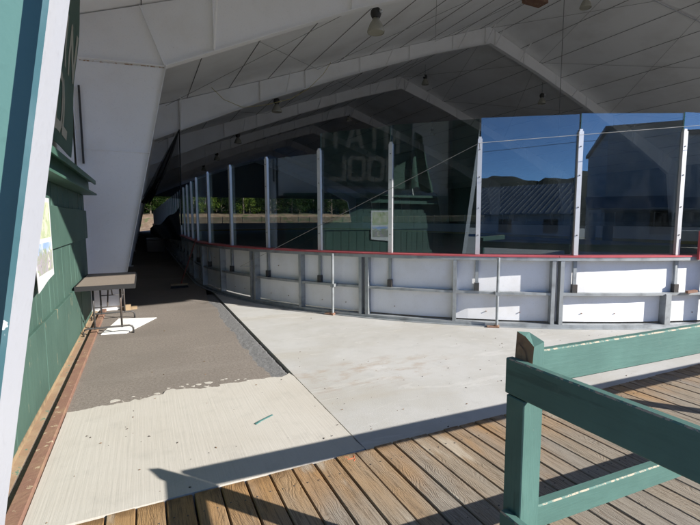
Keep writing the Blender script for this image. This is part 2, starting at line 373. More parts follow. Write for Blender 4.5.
for k, (dx, dy, s_) in enumerate(((0, 0, .022), (.03, .02, .016), (-.02, .03, .014), (.015, -.025, .012))):
    a = k * 1.3; b.add([(1.18 + dx + s_ * math.cos(a + u) * w, 2.50 + dy + s_ * math.sin(a + u) * w, .004 + z) for u, w, z in ((0, 1.4, .01), (1.2, .8, 0), (3.1, 1.3, .012), (4.4, .8, .002), (0, 0, .012))], [(0, 1, 4), (1, 2, 4), (2, 3, 4), (3, 0, 4)])
tag(b.build('dry_leaf', autumn, fix=False), 'curled red brown dry leaf at the end of a deck plank beside the concrete seam', 'leaf')
b = MB()
for k, (dx, dy, s_) in enumerate(((0, 0, .02), (.03, .01, .016), (-.025, .012, .018))):
    a = k * 1.7; b.add([(2.13 + dx + s_ * math.cos(a + u) * w, 1.215 + dy + s_ * math.sin(a + u) * w, .004 + z) for u, w, z in ((0, 1.4, .012), (1.2, .8, 0), (3.1, 1.3, .012), (4.4, .8, .002), (0, 0, .016))], [(0, 1, 4), (1, 2, 4), (2, 3, 4), (3, 0, 4)])
t = NT('orange_leaf'); tag(b.build('dry_leaf', t.done((.55, .17, .05), .7), fix=False), 'orange dry leaves lying on the deck under the lower green rail', 'leaf')
t = NT('teal_chip'); tm = t.done((.07, .17, .16), .6)
b = MB(); b.beam((.74, 3.275, .02), (.88, 3.36, .017), .014, .005); b.beam((.72, 3.262, .016), (.76, 3.287, .018), .018, .006)
tag(b.build('paint_sliver', tm), 'thin teal painted sliver of wood lying alone on the pale concrete ramp', 'wood sliver')

# rusty ground track
tr_ = thing('rusty_track', (-.8, 4, 0), 'long rusty steel track set in the ground along the foot of the green wall', 'track')
b = MB(); b.box(-.93, -.785, -1.2, 8.7, -.14, .012); b.build('base_plate', sandy_rust, tr_)
b = MB(); b.cbox(-.735, -.648, -1.2, 8.7, -.14, .040, .006); b.build('outer_rib', rusty, tr_)
b = MB(); b.box(-.785, -.735, -1.2, 8.7, -.16, -.14); b.build('groove_floor', steel_dark, tr_)  # black floor colours in the shadow inside the groove

# ------------------------------------------------------------------ shelter: frames and roof
Y0, BAY, NB = .850, 7.985, 8
green_edge = worn('green_flange_edge', (.045, .11, .125), .4, (.12, .19, .21), .5, (.6, .62, .62), .66, 6)
XM, ZRT, SL = 15.3, 10.65, .35
def zroof(x): return ZRT - SL * abs(x - XM)
LOW = [(.5, 4.33), (4.2, 5.98), (8.4, 7.60), (12.2, 8.93), (15.3, 9.85)]
LOWF = [(.285, 4.33), (4.1, 5.32), (7.6, 5.58), (11.5, 7.3), (15.3, 9.2)]  # front rafters, out of view: lower edge dropped to set where their shadow falls
sh = thing('rink_shelter', (0, 0, 0), 'big open sided steel framed rink roof with white lining and tapered columns', 'building')
def mir(pts): return [(2 * XM - x, z) for x, z in pts]
def edge_plate(b, poly, y0, y1, th):
    for (x0, z0), (x1, z1) in zip(poly, poly[1:]): b.beam((x0, (y0 + y1) / 2, z0), (x1, (y0 + y1) / 2, z1), y1 - y0, th, up=(z0 - z1, 0, x1 - x0))
COLW = [(-.95, -.02), (-.44, -.02), (.5, 4.33), (.14, 5.32), (-.95, zroof(-.95) - .02)]
COLF = [(-.95, -.02), (-.432, -.02), (.283, 4.33), (.10, 5.30), (-.95, zroof(-.95) - .02)]
def column_parts(y, m_web, m_fl, right=False, lab=None, prof=None):
    f = mir if right else (lambda p: p)
    b = MB(); b.prism(f(prof or COLW), 1, y - .006, y + .006); edge_plate(b, f([(-.955, -.02), (-.955, 4.85)]), y - .085, y + .085, .014)
    b.prism(f([(-1.0, -.02), (-.36, -.02), (-.36, .012), (-1.0, .012)]), 1, y - .12, y + .12)
    fb = MB(); (bx, _), (kx, _) = (prof or COLW)[1:3]; ya_, yb_ = (y - .052, y + .094) if prof else (y - .076, y + .076)
    edge_plate(fb, f([(bx + .004, .015), (kx + .004, 4.335)]), ya_, yb_, .008)
    if prof:
        for q in (3, 5): fb.m[q] = 1
    for s_ in (-1, 1):
        yy0, yy1 = sorted((y + s_ * .004, y + s_ * .07))
        b.prism(f([(-.94, 4.285), (kx - .015, 4.325), (kx - .015, 4.34), (-.94, 4.30)]), 1, yy0, yy1)       # knee plate
        b.prism(f([(kx - .015, 4.36), (.13, 5.30), (.115, 5.295), (kx - .03, 4.35)]), 1, yy0, yy1)
        yy0, yy1 = sorted((y + s_ * .006, y + s_ * .03)); b.prism(f([(-.94, 2.80), (bx + (kx - bx) * .64, 2.785), (bx + (kx - bx) * .643, 2.80), (-.94, 2.815)]), 1, yy0, yy1)
    c = b.build('column', m_web, sh)
    if lab: c['label'] = lab
    fb.build('inner_flange', [m_fl, green_edge] if prof else [m_fl], c)
    return c
def rafter_parts(y, low, m, right=False):
    f = mir if right else (lambda p: p)
    up = [(x, zroof(x) - .02) for x in (.14, 4, 8, 12, 15.298)]
    lo = list(low); lo[-1] = (15.298, lo[-1][1])
    b = MB(); b.prism(f(lo + up[::-1]), 1, y - .006, y + .006)
    edge_plate(b, f([(x, z + .004) for x, z in lo]), y - .10, y + .10, .016)
    for x in (1.35, 4.2, 6.0, 8.4, 10.8, 13.1, 15.0):
        zl = [z0 + (z1 - z0) * (x - x0) / (x1 - x0) for (x0, z0), (x1, z1) in zip(lo, lo[1:]) if x0 <= x <= x1][0]
        for s_ in (-1, 1):
            yy0, yy1 = sorted((y + s_ * .004, y + s_ * .08)); X = f([(x, 0)])[0][0]
            b.box(X - .006, X + .006, yy0, yy1, zl + .02, zroof(x) - .03)
    r_ = b.build('rafter', m, sh)
    if y > 5:
        for x in (1.35, 5.2, 9.6, 13.4, 15.0):
            zl = [z0 + (z1 - z0) * (x - x0) / (x1 - x0) for (x0, z0), (x1, z1) in zip(lo, lo[1:]) if x0 <= x <= x1][0]; X = f([(x, 0)])[0][0]
            b = MB(); b.beam((X, y - .09, zl + .03), (X, y - .75, zroof(x) - .06), .035, .035); b.build('flange_brace', white_web, r_)
    return r_
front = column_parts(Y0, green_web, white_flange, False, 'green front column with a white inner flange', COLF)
column_parts(Y0, green_web, white_flange, True, None, COLF)
rafter_parts(Y0, LOWF, white_web); rafter_parts(Y0, LOWF, white_web, True)
cl, cr_ = column_parts(Y0 + BAY, white_web, white_web), column_parts(Y0 + BAY, white_web, white_web, True)
rl, rr = rafter_parts(Y0 + BAY, LOW, white_web), rafter_parts(Y0 + BAY, LOW, white_web, True)
cl['label'] = 'white tapered column with a splice line behind the folding table'
for k in range(2, NB + 1):
    for o in (cl, cr_, rl, rr):
        c = copy_part(o, 0, BAY * (k - 1), 0)
        if 'label' in c: del c['label']
        for ch in [q for q in col.objects if q.parent == o]: d = ch.copy(); col.objects.link(d); d.parent = c
YB = Y0 + NB * BAY + .4
for s_, pts in ((0, [(-1.3, zroof(-1.3)), (XM - .001, ZRT), (XM - .001, ZRT + .16), (-1.3, zroof(-1.3) + .16)]),):
    MB().prism(pts, 1, .35, YB).build('roof_panel', liner, sh); MB().prism(mir(pts), 1, .35, YB).build('roof_panel', liner, sh)
# purlins: thin dark seam between strips of lining
pu = MB().box(-.009, .009, .5, YB - .1, -.012, .0).build('purlin', seam, sh)
first = True
for i in range(11):
    for s_ in (-1, 1):
        x = XM + s_ * (.55 + 1.46 * i)
        if first: pu.location = (x, 0, zroof(x) - .001); first = False
        else: c = copy_part(pu); c.location = (x, 0, zroof(x) - .001)
# roof brace rods
rb = MB(); H_ = [.9, 6.5, 12.1, 15.3]
rods = []
for k in range(0, NB):
    ya, yb = Y0 + k * BAY, Y0 + (k + 1) * BAY
    if k in (1, 2):
        for f in (lambda x: x, lambda x: 2 * XM - x):
            for xa, xb in zip(H_, H_[1:]):
                for u, v in ((xa, xb), (xb, xa)):
                    b = MB(); b.tube([(f(u), ya + .1, zroof(u) - .12), (f(v), yb - .1, zroof(v) - .12)], .007, 6); b.build('brace_rod', rod_m, sh)
b = MB(); b.tube([(15.8, 11.4, zroof(15.8) - .1), (22.6, 9.2, zroof(22.6) - .1)], .018, 6); b.build('conduit', white_flange, sh)
b = MB(); b.tube([(15.62, 13.0, zroof(15.62)), (15.62, 13.0, 4.9)], .012, 6); b.build('hanger_rod', seam, sh)
b = MB(); b.box(-.88, -.85, 8.77, 8.80, 2.55, 3.84); b.build('conduit', steel_dark, sh)
# side walls and far gable
b = MB(); b.box(-1.09, -1.03, Y0 - .1, YB, -.3, zroof(-1.06)); b.build('side_wall', dark_wall, sh)
b = MB(); b.box(31.63, 31.69, Y0 + BAY, YB, -.3, zroof(31.66)); b.build('side_wall', dark_wall, sh)  # wall added on the unseen right side to keep the interior dark
b = MB(); b.prism([(-1.02, 4.7), (31.62, 4.7), (31.62, zroof(31.62)), (XM, ZRT - .003), (-1.02, zroof(-1.02))], 1, YB - .16, YB - .1); b.build('gable_wall', seam, sh)
b = MB(); b.box(13.1, 13.95, 12.3, 12.75, 9.52, 9.80); b.build('heater_box', rusty, sh)

# ------------------------------------------------------------------ green wall
gw = thing('green_wall', (-.93, 4.7, 0), 'weathered dark green plank wall with a channel ledge beside the folding table', 'wall')
def planks(z0, z1, x, th, y0, y1, step, amp, rag_=.0):
    b = MB(); y = y0
    while y < y1 - .01:
        w = min(step * rng.uniform(.9, 1.1), y1 - y); dx = rng.uniform(0, amp); e = rng.uniform(0, rag_)
        b.cbox(x - th, x + dx, y, y + w - .006, z0 + e, z1 + rng.uniform(-.004, .004), .004); y += w
    return b
b = MB(); b.box(-.96, -.90, 1.0, 8.5, -.02, 2.26); b.build('backing', siding2, gw)
b = MB(); b.box(-1.025, -.985, .98, 8.7, 2.2, 4.78); b.build('upper_lining', liner, gw)
planks(.03, .685, -.842, .04, 1.0, 8.35, 1.22, .012, .03).build('lower_course', siding, gw)
planks(.60, 1.32, -.872, .026, 1.0, 8.42, .2, .006).build('middle_course', siding, gw)
planks(1.30, 1.75, -.846, .03, 1.0, 8.45, 1.22, .012).build('upper_course', siding, gw)
planks(1.70, 2.0, -.872, .026, 1.0, 8.48, .2, .008).build('top_course', siding, gw)
b = MB(); b.box(-.90, -.68, 1.0, 8.5, 2.225, 2.245); b.box(-.70, -.68, 1.0, 8.5, 2.18, 2.225); b.box(-.80, -.785, 1.0, 8.5, 2.03, 2.225)
b.box(-.90, -.675, 1.0, 8.5, 2.005, 2.03); b.build('channel_ledge', siding2, gw)
b = MB(); b.box(-.86, -.835, 1.0, 8.4, .012, .05); b.build('bottom_trim', sandbag, gw)
b = MB(); b.box(-.93, -.88, 8.5, 8.56, -.02, 2.2); b.build('corner_trim', seam, gw)

# sign banner
sg = thing('sign_banner', (-.74, 4.5, 3.2), 'long dark green banner with pale block letters hung above the green wall', 'sign')
def sx(y, z): return -.80 + .098 * (z - 2.45) + .022 * math.sin(y * 2.1 + z) + .012 * math.sin(z * 5 + y)
b = MB(); NU, NVv = 60, 12
for off in (0, -.006): b.grid(lambda u, v, off=off: (sx(2.55 + 4.4 * u, 2.42 + 2.3 * v) + off, 2.55 + 4.4 * u, 2.42 + 2.3 * v), NU, NVv)
b.build('cloth', banner, sg, smooth=True, fix=False)
b = MB(); b.grid(lambda u, v: (-.68 + .10 * v + .10 * math.sin(u * 9 + v * 2) * (.3 + u), 2.56 - .75 * u * (1 - .55 * v), 2.40 + 1.5 * v + .08 * math.sin(u * 6)), 24, 12); b.build('loose_fold', banner, sg, smooth=True, fix=False)
b = MB(); b.beam((-.61, 2.5, 4.74), (-.61, 6.98, 4.74), .05, .05); b.build('batten', siding2, sg)
GL = {  # strokes on a 4 x 6 grid
 'M': [[(0, 0), (0, 6)], [(0, 6), (2, 3)], [(2, 3), (4, 6)], [(4, 6), (4, 0)]], 'U': [[(0, 6), (0, .6)], [(0, .6), (.6, 0)], [(.6, 0), (3.4, 0)], [(3.4, 0), (4, .6)], [(4, .6), (4, 6)]],
 'O': [[(.6, 0), (3.4, 0)], [(3.4, 0), (4, .6)], [(4, .6), (4, 5.4)], [(4, 5.4), (3.4, 6)], [(3.4, 6), (.6, 6)], [(.6, 6), (0, 5.4)], [(0, 5.4), (0, .6)], [(0, .6), (.6, 0)]],
 'N': [[(0, 0), (0, 6)], [(0, 6), (4, 0)], [(4, 0), (4, 6)]], 'T': [[(0, 6), (4, 6)], [(2, 6), (2, 0)]], 'A': [[(0, 0), (1.6, 6)], [(1.6, 6), (2.4, 6)], [(2.4, 6), (4, 0)], [(.7, 2), (3.3, 2)]],
 'I': [[(2, 0), (2, 6)]], 'S': [[(0, .6), (.6, 0)], [(.6, 0), (3.4, 0)], [(3.4, 0), (4, .6)], [(4, .6), (4, 2.4)], [(4, 2.4), (.4, 3.5)], [(.4, 3.5), (0, 5.4)], [(0, 5.4), (.6, 6)], [(.6, 6), (3.4, 6)], [(3.4, 6), (4, 5.4)]],
 'C': [[(4, .8), (3.4, 0)], [(3.4, 0), (.6, 0)], [(.6, 0), (0, .6)], [(0, .6), (0, 5.4)], [(0, 5.4), (.6, 6)], [(.6, 6), (3.4, 6)], [(3.4, 6), (4, 5.2)]],
 'H': [[(0, 0), (0, 6)], [(4, 0), (4, 6)], [(0, 3), (4, 3)]], 'L': [[(0, 6), (0, 0)], [(0, 0), (4, 0)]]}
def letters(text, y0, pitch, w, z0, h):
    b = MB(); sw = .105
    for i, ch in enumerate(text):
        yb = y0 + i * pitch
        for p, q in GL[ch]:
            n = 3
            P = [(yb + (p[0] + (q[0] - p[0]) * k / n) / 4 * w, z0 + (p[1] + (q[1] - p[1]) * k / n) / 6 * h) for k in range(n + 1)]
            d = Vector((P[-1][0] - P[0][0], P[-1][1] - P[0][1])).normalized(); nn = Vector((-d.y, d.x)) * sw / 2; e = d * sw * .42
            P[0] = (P[0][0] - e.x, P[0][1] - e.y); P[-1] = (P[-1][0] + e.x, P[-1][1] + e.y)
            vs = []
            for k, (yy, zz) in enumerate(P):
                for s_ in (1, -1): a, c = yy + nn.x * s_, zz + nn.y * s_; vs.append((sx(a, c) + .005, a, c))
            b.add(vs, [(2 * k, 2 * k + 1, 2 * k + 3, 2 * k + 2) for k in range(n)])
    return b
letters('MOUNTAIN', 3.0, .495, .36, 3.40, .50).build('lettering', cream, sg, fix=False)
letters('SCHOOL', 3.42, .50, .36, 2.60, .52).build('lettering', cream, sg, fix=False)

# poster
t = NT('map_poster'); s3 = t.sep(t.pos()); zz = s3[2]; yy = s3[1]
n1 = t.noise(t.pos(), 9, 5, .6); n2 = t.noise(t.pos(1, 1.3, 1), 16, 5, .7, .6)
mapc = t.mix(t.ramp(n1, .42, .6), (.44, .50, .30), (.60, .60, .48)); mapc = t.mix(t.ramp(n2, .60, .63), mapc, (.25, .33, .2))
skyc = t.mix(t.ramp(n1, .4, .65), (.28, .40, .68), (.52, .58, .70))
land = t.mix(t.ramp(n2, .4, .6), (.30, .36, .22), (.42, .36, .44)); land = t.mix(t.ramp(n2, .62, .68), land, (.06, .09, .07)); land = t.mix(t.ramp(n1, .6, .66), land, (.75, .7, .62))
tree = t.ramp(t.math('ADD', zz, t.math('MULTIPLY', n2, .35)), 1.48, 1.50); pic = t.mix(tree, land, skyc)
white_ = (.66, .66, .66)
m1 = t.math('MULTIPLY', t.ramp(zz, 1.43, 1.432), t.ramp(zz, 1.768, 1.77, True)); m2 = t.math('MULTIPLY', t.ramp(zz, 1.115, 1.117), t.ramp(zz, 1.388, 1.39, True))
my = t.math('MULTIPLY', t.ramp(yy, 4.44, 4.442), t.ramp(yy, 5.165, 5.167, True))
c = t.mix(t.math('MULTIPLY', m1, my), white_, mapc); c = t.mix(t.math('MULTIPLY', m2, my), c, pic); poster_mat = t.done(c, .5)
b = MB()
for off in (0, -.003): b.grid(lambda u, v, off=off: (-.829 + off + .012 * (1 - u) ** 3 * (1 - v) ** 2 + .003 * math.sin(u * 7), 4.40 + .80 * u, 1.06 + .75 * v - .08 * (1 - u) * (1 - v)), 16, 10)
tag(b.build('poster', poster_mat, smooth=True, fix=False), 'curling paper poster with a map above a landscape picture on the green wall', 'poster')

# ------------------------------------------------------------------ rink boards
KD = RR * math.pi / 180
def ring(tt, off=0):
    if tt < 180: return (CX - RR - off, CY + (180 - tt) * KD)
    if tt > 270: return (CX + (tt - 270) * KD, CY - RR - off)
    a = R(tt); return (CX + (RR + off) * math.cos(a), CY + (RR + off) * math.sin(a))
def strip(t0, t1, o0, o1, n=None):
    n = n or max(1, int(abs(t1 - t0) / 2.5)); return [(ring(t0 + (t1 - t0) * i / n, o0), ring(t0 + (t1 - t0) * i / n, o1)) for i in range(n + 1)]
rk = thing('rink_boards', (*ring(225, .1), 0), 'white curved ice rink boards with steel frame, red cap and tall glass', 'rink boards')
J = [203.3, 219.8, 238.8, 255.5, 272, 289, 306, 323, 340]
k = 203.3
while k > -150: k -= 16.7; J.insert(0, k)
for t0, t1 in zip(J, J[1:]):
    mid = (t0 + t1) / 2
    near_ = t0 > 150
    b = MB(); b.sweep(strip(t0 + .12, t1 - .12, 0.0, .022), .075, 1.012)
    b.cur = 1
    if near_:
        for kk in range(1, 6):                        # carriage bolts through the sheet
            ta = t0 + (t1 - t0) * kk / 6 + rng.uniform(-.3, .3); p, q = ring(ta, .018), ring(ta, .034)
            if rng.random() < .85: b.tube([(*p, .20), (*q, .20)], .0075, 6)
        if rng.random() < .6: ta = t0 + (t1 - t0) * .25; b.tube([(*ring(ta, .018), .74), (*ring(ta, .034), .74)], .0075, 6)
    b.build('board_sheet', [white_poly, rusty], rk)
    b = MB()
    b.sweep(strip(t0, t1, .028, .145), .0, .055); b.sweep(strip(t0, t1, .03, .20), .0, .010); b.build('base_rail', galv, rk)
    b = MB(); b.sweep(strip(t0 + .3, t1 - .3, .028, .125), .478, .515); b.build('mid_rail', galv, rk)
    b = MB(); b.sweep(strip(t0, t1, .02, .150), .985, 1.035); b.build('top_rail', galv, rk)
    b = MB(); b.sweep(strip(t0 + .02, t1 - .02, -.05, .158), 1.036, 1.0575); b.build('cap_rail', red_cap, rk)
    for ta in (t0 + .38, t1 - .38):
        b = MB(); b.beam((*ring(ta, .085), .056), (*ring(ta, .085), .984), .052, .118, up=(*[(ring(ta, 1)[i] - ring(ta, 0)[i]) for i in (0, 1)], 0)); b.build('stud', galv, rk)
    if not (t0 > 238 and t0 < 240):
        b = MB(); b.beam((*ring(mid, .085), .056), (*ring(mid, .085), .984), .052, .118, up=(*[(ring(mid, 1)[i] - ring(mid, 0)[i]) for i in (0, 1)], 0)); b.build('stud', galv, rk)
b = MB(); b.beam((*ring(249.3, .085), .056), (*ring(249.3, .085), .5), .085, .118, up=(*[(ring(249.3, 1)[i] - ring(249.3, 0)[i]) for i in (0, 1)], 0)); b.build('stud', galv, rk)
for ta in (216.3, 233.3):
    b = MB(); p = ring(ta, .20); b.tube([(*p, .02), (*p, 1.03)], .021, 12); b.cur = 1; b.tube([(*p, .0), (*p, .035)], .038, 12); b.beam((*ring(ta - .9, .21), .012), (*ring(ta + .2, .21), .012), .08, .02)
    b.cur = 0; b.beam((*ring(ta, .1), .5), (*ring(ta, .22), .5), .07, .05); b.build('brace_pipe', [galv, rusty], rk)
# posts and panes
PT = [189.3, 197.45, 205.75, 214.05, 222.6, 231.4, 240.5, 250.3, 259.2]
while PT[0] > -140: PT.insert(0, PT[0] - 8.55)
while PT[-1] < 338: PT.append(PT[-1] + 8.55)
for i, ta in enumerate(PT):
    zt = 2.62 + .13 * min(1, max(0, (ta - 185) / 30)) + (.06 if ta > 235 else 0)
    up = (*[(ring(ta, 1)[k] - ring(ta, 0)[k]) for k in (0, 1)], 0)
    b = MB(); b.beam((*ring(ta, .045), 1.0625), (*ring(ta, .045), zt), .062, .05, up=up); b.beam((*ring(ta, .045), zt - .02), (*ring(ta, .045), zt + .03), .04, .035, up=up)
    if ta > 120:
        b.cur = 1
        for z in (1.35, 1.75, 2.2, 2.6): b.tube([(*ring(ta, .07), z), (*ring(ta, .08), z)], .008, 6)
    ps = b.build('support_post', [alu, steel_dark], rk)
    if ta > 120:
        b = MB(); b.beam((*ring(ta, .055), .62), (*ring(ta, .055), .984), .045, .034, up=up); b.build('post_leg', galv, ps)
        b = MB(); b.beam((*ring(ta, .06), .516), (*ring(ta, .06), .635), .07, .065, up=up); b.build('post_shoe', steel_dark, ps)
for ta, tb in zip(PT, PT[1:]):
    zt = (2.70 if tb < 214.2 else 3.03 + .012 * (ta - 214) / 8.5) - (.06 if tb < 200 else 0)
    p, q = Vector((*ring(ta, .012), 0)), Vector((*ring(tb, .024 if abs(tb - 231.4) < .1 else .012), 0)); d = (q - p).normalized() * .012
    b = MB(); b.beam(p + d + Vector((0, 0, (1.063 + zt) / 2)), q - d + Vector((0, 0, (1.063 + zt) / 2)), .012, zt - 1.063)
    for kf in range(len(b.f)): b.m[kf] = 1 if kf in (0, 1) else 0
    b.build('glass_pane', [glass, glass_edge], rk)
# gate edge at the right
b = MB(); b.beam((*ring(253.6, .13), .056), (*ring(253.6, .13), 1.03), .10, .09, up=(*[(ring(253, 1)[i] - ring(253, 0)[i]) for i in (0, 1)], 0)); b.build('gate_post', galv, rk)
b = MB(); b.sweep(strip(252.1, 257, .165, .19), 1.03, 1.40); b.cur = 1; b.sweep(strip(251.75, 252.08, .16, .20), 1.0, 1.41); b.build('gate_guard', [galv, red_cap], rk)
b = MB(); b.beam((*ring(250.9, .17), .53), (*ring(251.9, .17), .545), .05, .035); b.build('latch', rusty, rk)

# far half of the boards
fk = thing('rink_boards', (29.3, 30, 0), 'distant white rink boards with a yellow kickplate along the far side of the floor', 'rink boards')
fp = []
for i in range(9): a = R(270 + 90 * i / 8); fp.append((XR - CX + RR * math.cos(a), CY + RR * math.sin(a), math.cos(a), math.sin(a)))
for i in range(1, 17): fp.append((XR - CX + RR, CY + i * (YF - RR - CY) / 16, 1, 0))
for i in range(1, 9): a = R(90 * i / 8); fp.append((XR - CX + RR * math.cos(a), YF - RR + RR * math.sin(a), math.cos(a), math.sin(a)))
for i in range(1, 5): fp.append((XR - CX - i * (XR - 2 * CX) / 4, YF, 0, 1))
for i in range(1, 9): a = R(90 + 90 * i / 8); fp.append((CX + RR * math.cos(a), YF - RR + RR * math.sin(a), math.cos(a), math.sin(a)))
def fs(i, o0, o1): return [((x + nx * o0, y + ny * o0), (x + nx * o1, y + ny * o1)) for x, y, nx, ny in fp[i:i + 2]]
for i in range(len(fp) - 1):
    MB().sweep(fs(i, 0, .03), .2, 1.03).build('board_sheet', white_poly, fk)
    MB().sweep(fs(i, -.012, .03), .005, .198).build('kickplate', yellow_kick, fk)
    MB().sweep(fs(i, -.05, .15), 1.032, 1.06).build('cap_rail', steel_dark, fk)
    x, y, nx, ny = fp[i]; MB().beam((x + nx * .05, y + ny * .05, 1.061), (x + nx * .05, y + ny * .05, 1.95), .06, .05).build('support_post', alu, fk)
    b = MB(); b.sweep([((x + nx * .02, y + ny * .02), (x + nx * .032, y + ny * .032)) for x, y, nx, ny in fp[i:i + 2]], 1.062, 1.9); b.build('glass_pane', glass, fk)
for y in (22.2, 20.9, 19.6): MB().box(29.27, 29.29, y, y + .75, .01, 1.025).build('gate', steel_dark, fk)

# ------------------------------------------------------------------ hanging lamps
def make_lamp():
    o = empty('high_bay_lamp', (0, 0, 0))
    b = MB(); b.lathe((0, 0, 0), [(.20, 0), (.21, .03), (.19, .09), (.15, .19), (.10, .27), (.075, .33), (.07, .33), (.095, .265), (.145, .18), (.18, .09), (.195, .03), (.20, 0)], 24); b.build('reflector', lamp_glass, o, smooth=True)
    b = MB(); b.lathe((0, 0, 0), [(.0, .02), (.19, .02), (.0, .012)], 24); b.build('lens', lamp_glass, o)
    b = MB(); b.lathe((0, 0, 0), [(0, .33), (.085, .33), (.11, .37), (.13, .43), (.12, .50), (.085, .55), (.04, .57), (0, .57)], 18); b.build('ballast_housing', steel_dark, o, smooth=True)
    b = MB(); b.lathe((0.07, -.11, .42), [(0, .0), (.045, .01), (.05, .045), (.03, .075), (0, .08)], 12); b.build('capacitor', alu, o, smooth=True)
    b = MB(); b.tube([(0, 0, .57), (0, 0, .66), (.03, 0, .70), (0, 0, .74), (0, 0, 1.14)], .014, 8); b.build('hook', galv, o)
    return o
lamp = make_lamp()
spots = [(5.2, 9.55), (5.2, 18.05), (5.2, 26.2), (5.2, 34.2), (15.45, 11.9), (15.45, 22.3), (15.45, 32.9), (20.1, 17.9), (5.2, 42), (20.1, 28)]
llab = ['high bay lamp nearest overhead at the top of the photo left of the ridge', 'high bay lamp hanging in front of the second white rafter above the glass', 'small third high bay lamp deep along the left roof slope', 'tiny fourth high bay lamp deep along the left roof slope',
 'high bay lamp cut off by the top edge of the photo under the ridge', 'high bay lamp under the ridge just behind the second rafter peak', 'small dark high bay lamp under the ridge deep in the roof', 'high bay lamp hanging below the right roof slope above the tall glass',
 'farthest high bay lamp along the left roof slope', 'deep high bay lamp under the right roof slope hidden near the glass top']
for i, (x, y) in enumerate(spots):
    o = lamp if i == 0 else copy_tree(lamp)
    o.location = (x, y, zroof(x) - 1.14); o.rotation_euler.z = i * .9
    tag(o, llab[i], 'lamp', 'high bay lamps hanging under the rink roof')

# ------------------------------------------------------------------ folding table
tb = thing('folding_table', (-.5, 7.3, 0), 'brown topped folding table with dark tube legs against the green wall', 'table')
TX0, TX1, TY0, TY1, TZ = -.838, -.13, 6.55, 8.05, .735
b = MB(); b.cbox(TX0 + .012, TX1 - .012, TY0 + .012, TY1 - .012, TZ - .035, TZ + .002, .003); b.build('tabletop', table_mat, tb)
b = MB()
for q in ((TX0, TX1, TY0, TY0 + .011), (TX0, TX1, TY1 - .011, TY1), (TX0, TX0 + .011, TY0 + .0115, TY1 - .0115), (TX1 - .011, TX1, TY0 + .0115, TY1 - .0115)): b.box(*q, TZ - .06, TZ + .003)
b.build('edge_band', black, tb)
def leg_frame(y):
    b = MB()
    for x in (-.66, -.33): b.tube([(x, y, TZ - .036), (x, y, .10)], .013, 8)
    b.tube([(-.80, y, .0), (-.80, y, .07), (-.785, y, .10), (-.75, y, .115), (-.24, y, .115), (-.205, y, .10), (-.19, y, .07), (-.19, y, .0)], .013, 8)
    b.beam((-.66, y, .40), (-.33, y, .40), .02, .012)
    return b
g0 = leg_frame(6.82).build('leg_frame', steel_dark, tb, smooth=True)
leg_frame(7.88).build('leg_frame', steel_dark, tb, smooth=True)
b = MB(); b.tube([(-.495, 6.82, .40), (-.495, 7.2, TZ - .04)], .009, 6); b.tube([(-.495, 7.88, .40), (-.495, 7.5, TZ - .04)], .009, 6); b.build('folding_brace', steel_dark, tb)
ws = [(-.60, 6.86), (-.28, 6.80), (.13, 7.66), (-.42, 7.86)]
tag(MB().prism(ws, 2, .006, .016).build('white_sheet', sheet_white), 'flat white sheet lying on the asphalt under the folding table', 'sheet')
b = MB(); b.box(-.36, -.26, 8.55, 8.62, .0, .10); b.box(-.42, -.16, 8.63, 8.72, .0, .045)
tag(b.build('wood_offcut', sandbag), 'short raw wood blocks at the foot of the white column', 'wood block')

# aisle things
bx = thing('storage_bin', (.5, 23.2, 0), 'pale grey bin standing alone deep in the dark aisle', 'bin')
b = MB(); b.cbox(.12, .9, 22.9, 23.5, .04, .62, .03); b.build('body', bin_mat, bx)
b = MB(); b.cbox(.09, .93, 22.87, 23.53, .625, .72, .03); b.build('lid', bin_mat, bx)
br = thing('push_broom', (.72, 10.9, 0), 'broom with a thin red handle leaning on the boards in the dark aisle', 'broom')
b = MB(); b.cbox(.52, .90, 10.86, 10.93, .055, .10, .01); b.build('head', sandbag, br)
b = MB(); b.prism([(.53, .056), (.89, .056), (.91, .0), (.51, .0)], 1, 10.865, 10.925); b.build('bristles', black, br)
b = MB(); b.tube([(.74, 10.9, .08), (1.125, 10.9, 1.15)], .013, 8); b.build('handle', red_paint, br)
# netting tied up to the second rafter
nt = thing('net_curtain', (1.0, 16.7, 4.5), 'black safety netting tied up to a rafter and draped across the aisle', 'net')
b = MB(); b.grid(lambda u, v: (1.27 - (1 - v) ** .9 * (1 - u) * 1.22 - .02 * u, 16.66 + .05 * math.sin(u * 14) * (1 - v), 4.62 - (1 - v) * (2.25 + .05 * u)), 18, 20); b.build('mesh_panel', net_mat, nt, smooth=True, fix=False)
b = MB()
for dx, dy, w in ((0, 0, .05), (.05, .04, .04), (.10, -.04, .035), (.03, .08, .03)):
    b.tube([(1.27, 16.62, 4.66), (1.0 + dx * .7, 16.62 + dy, 4.05), (.62 + dx * 1.2, 16.62 + dy, 3.2), (.25 + dx * 1.6, 16.62 + dy, 2.5), (.02 + dx * 2, 16.62 + dy, 2.15)], [.02, w, w * 1.5, w * 1.3, w], 8)
b.build('gathered_fold', black, nt, smooth=True)
b = MB(); b.tube([(1.29, 16.6, 4.7), (1.27, 16.6, 3.2), (1.24, 16.62, 1.4)], .022, 6); b.build('tie_rope', black, nt)
b = MB(); b.grid(lambda u, v: (.22 + .98 * u, 16.7 + .14 * math.sin(u * 11 + v * 4), (1.0 - .15 * u) * (1 - v) + (1.30 + .72 * u ** 1.3 + .05 * math.sin(u * 13)) * v), 24, 8); b.build('lower_bunch', black, nt, smooth=True, fix=False)
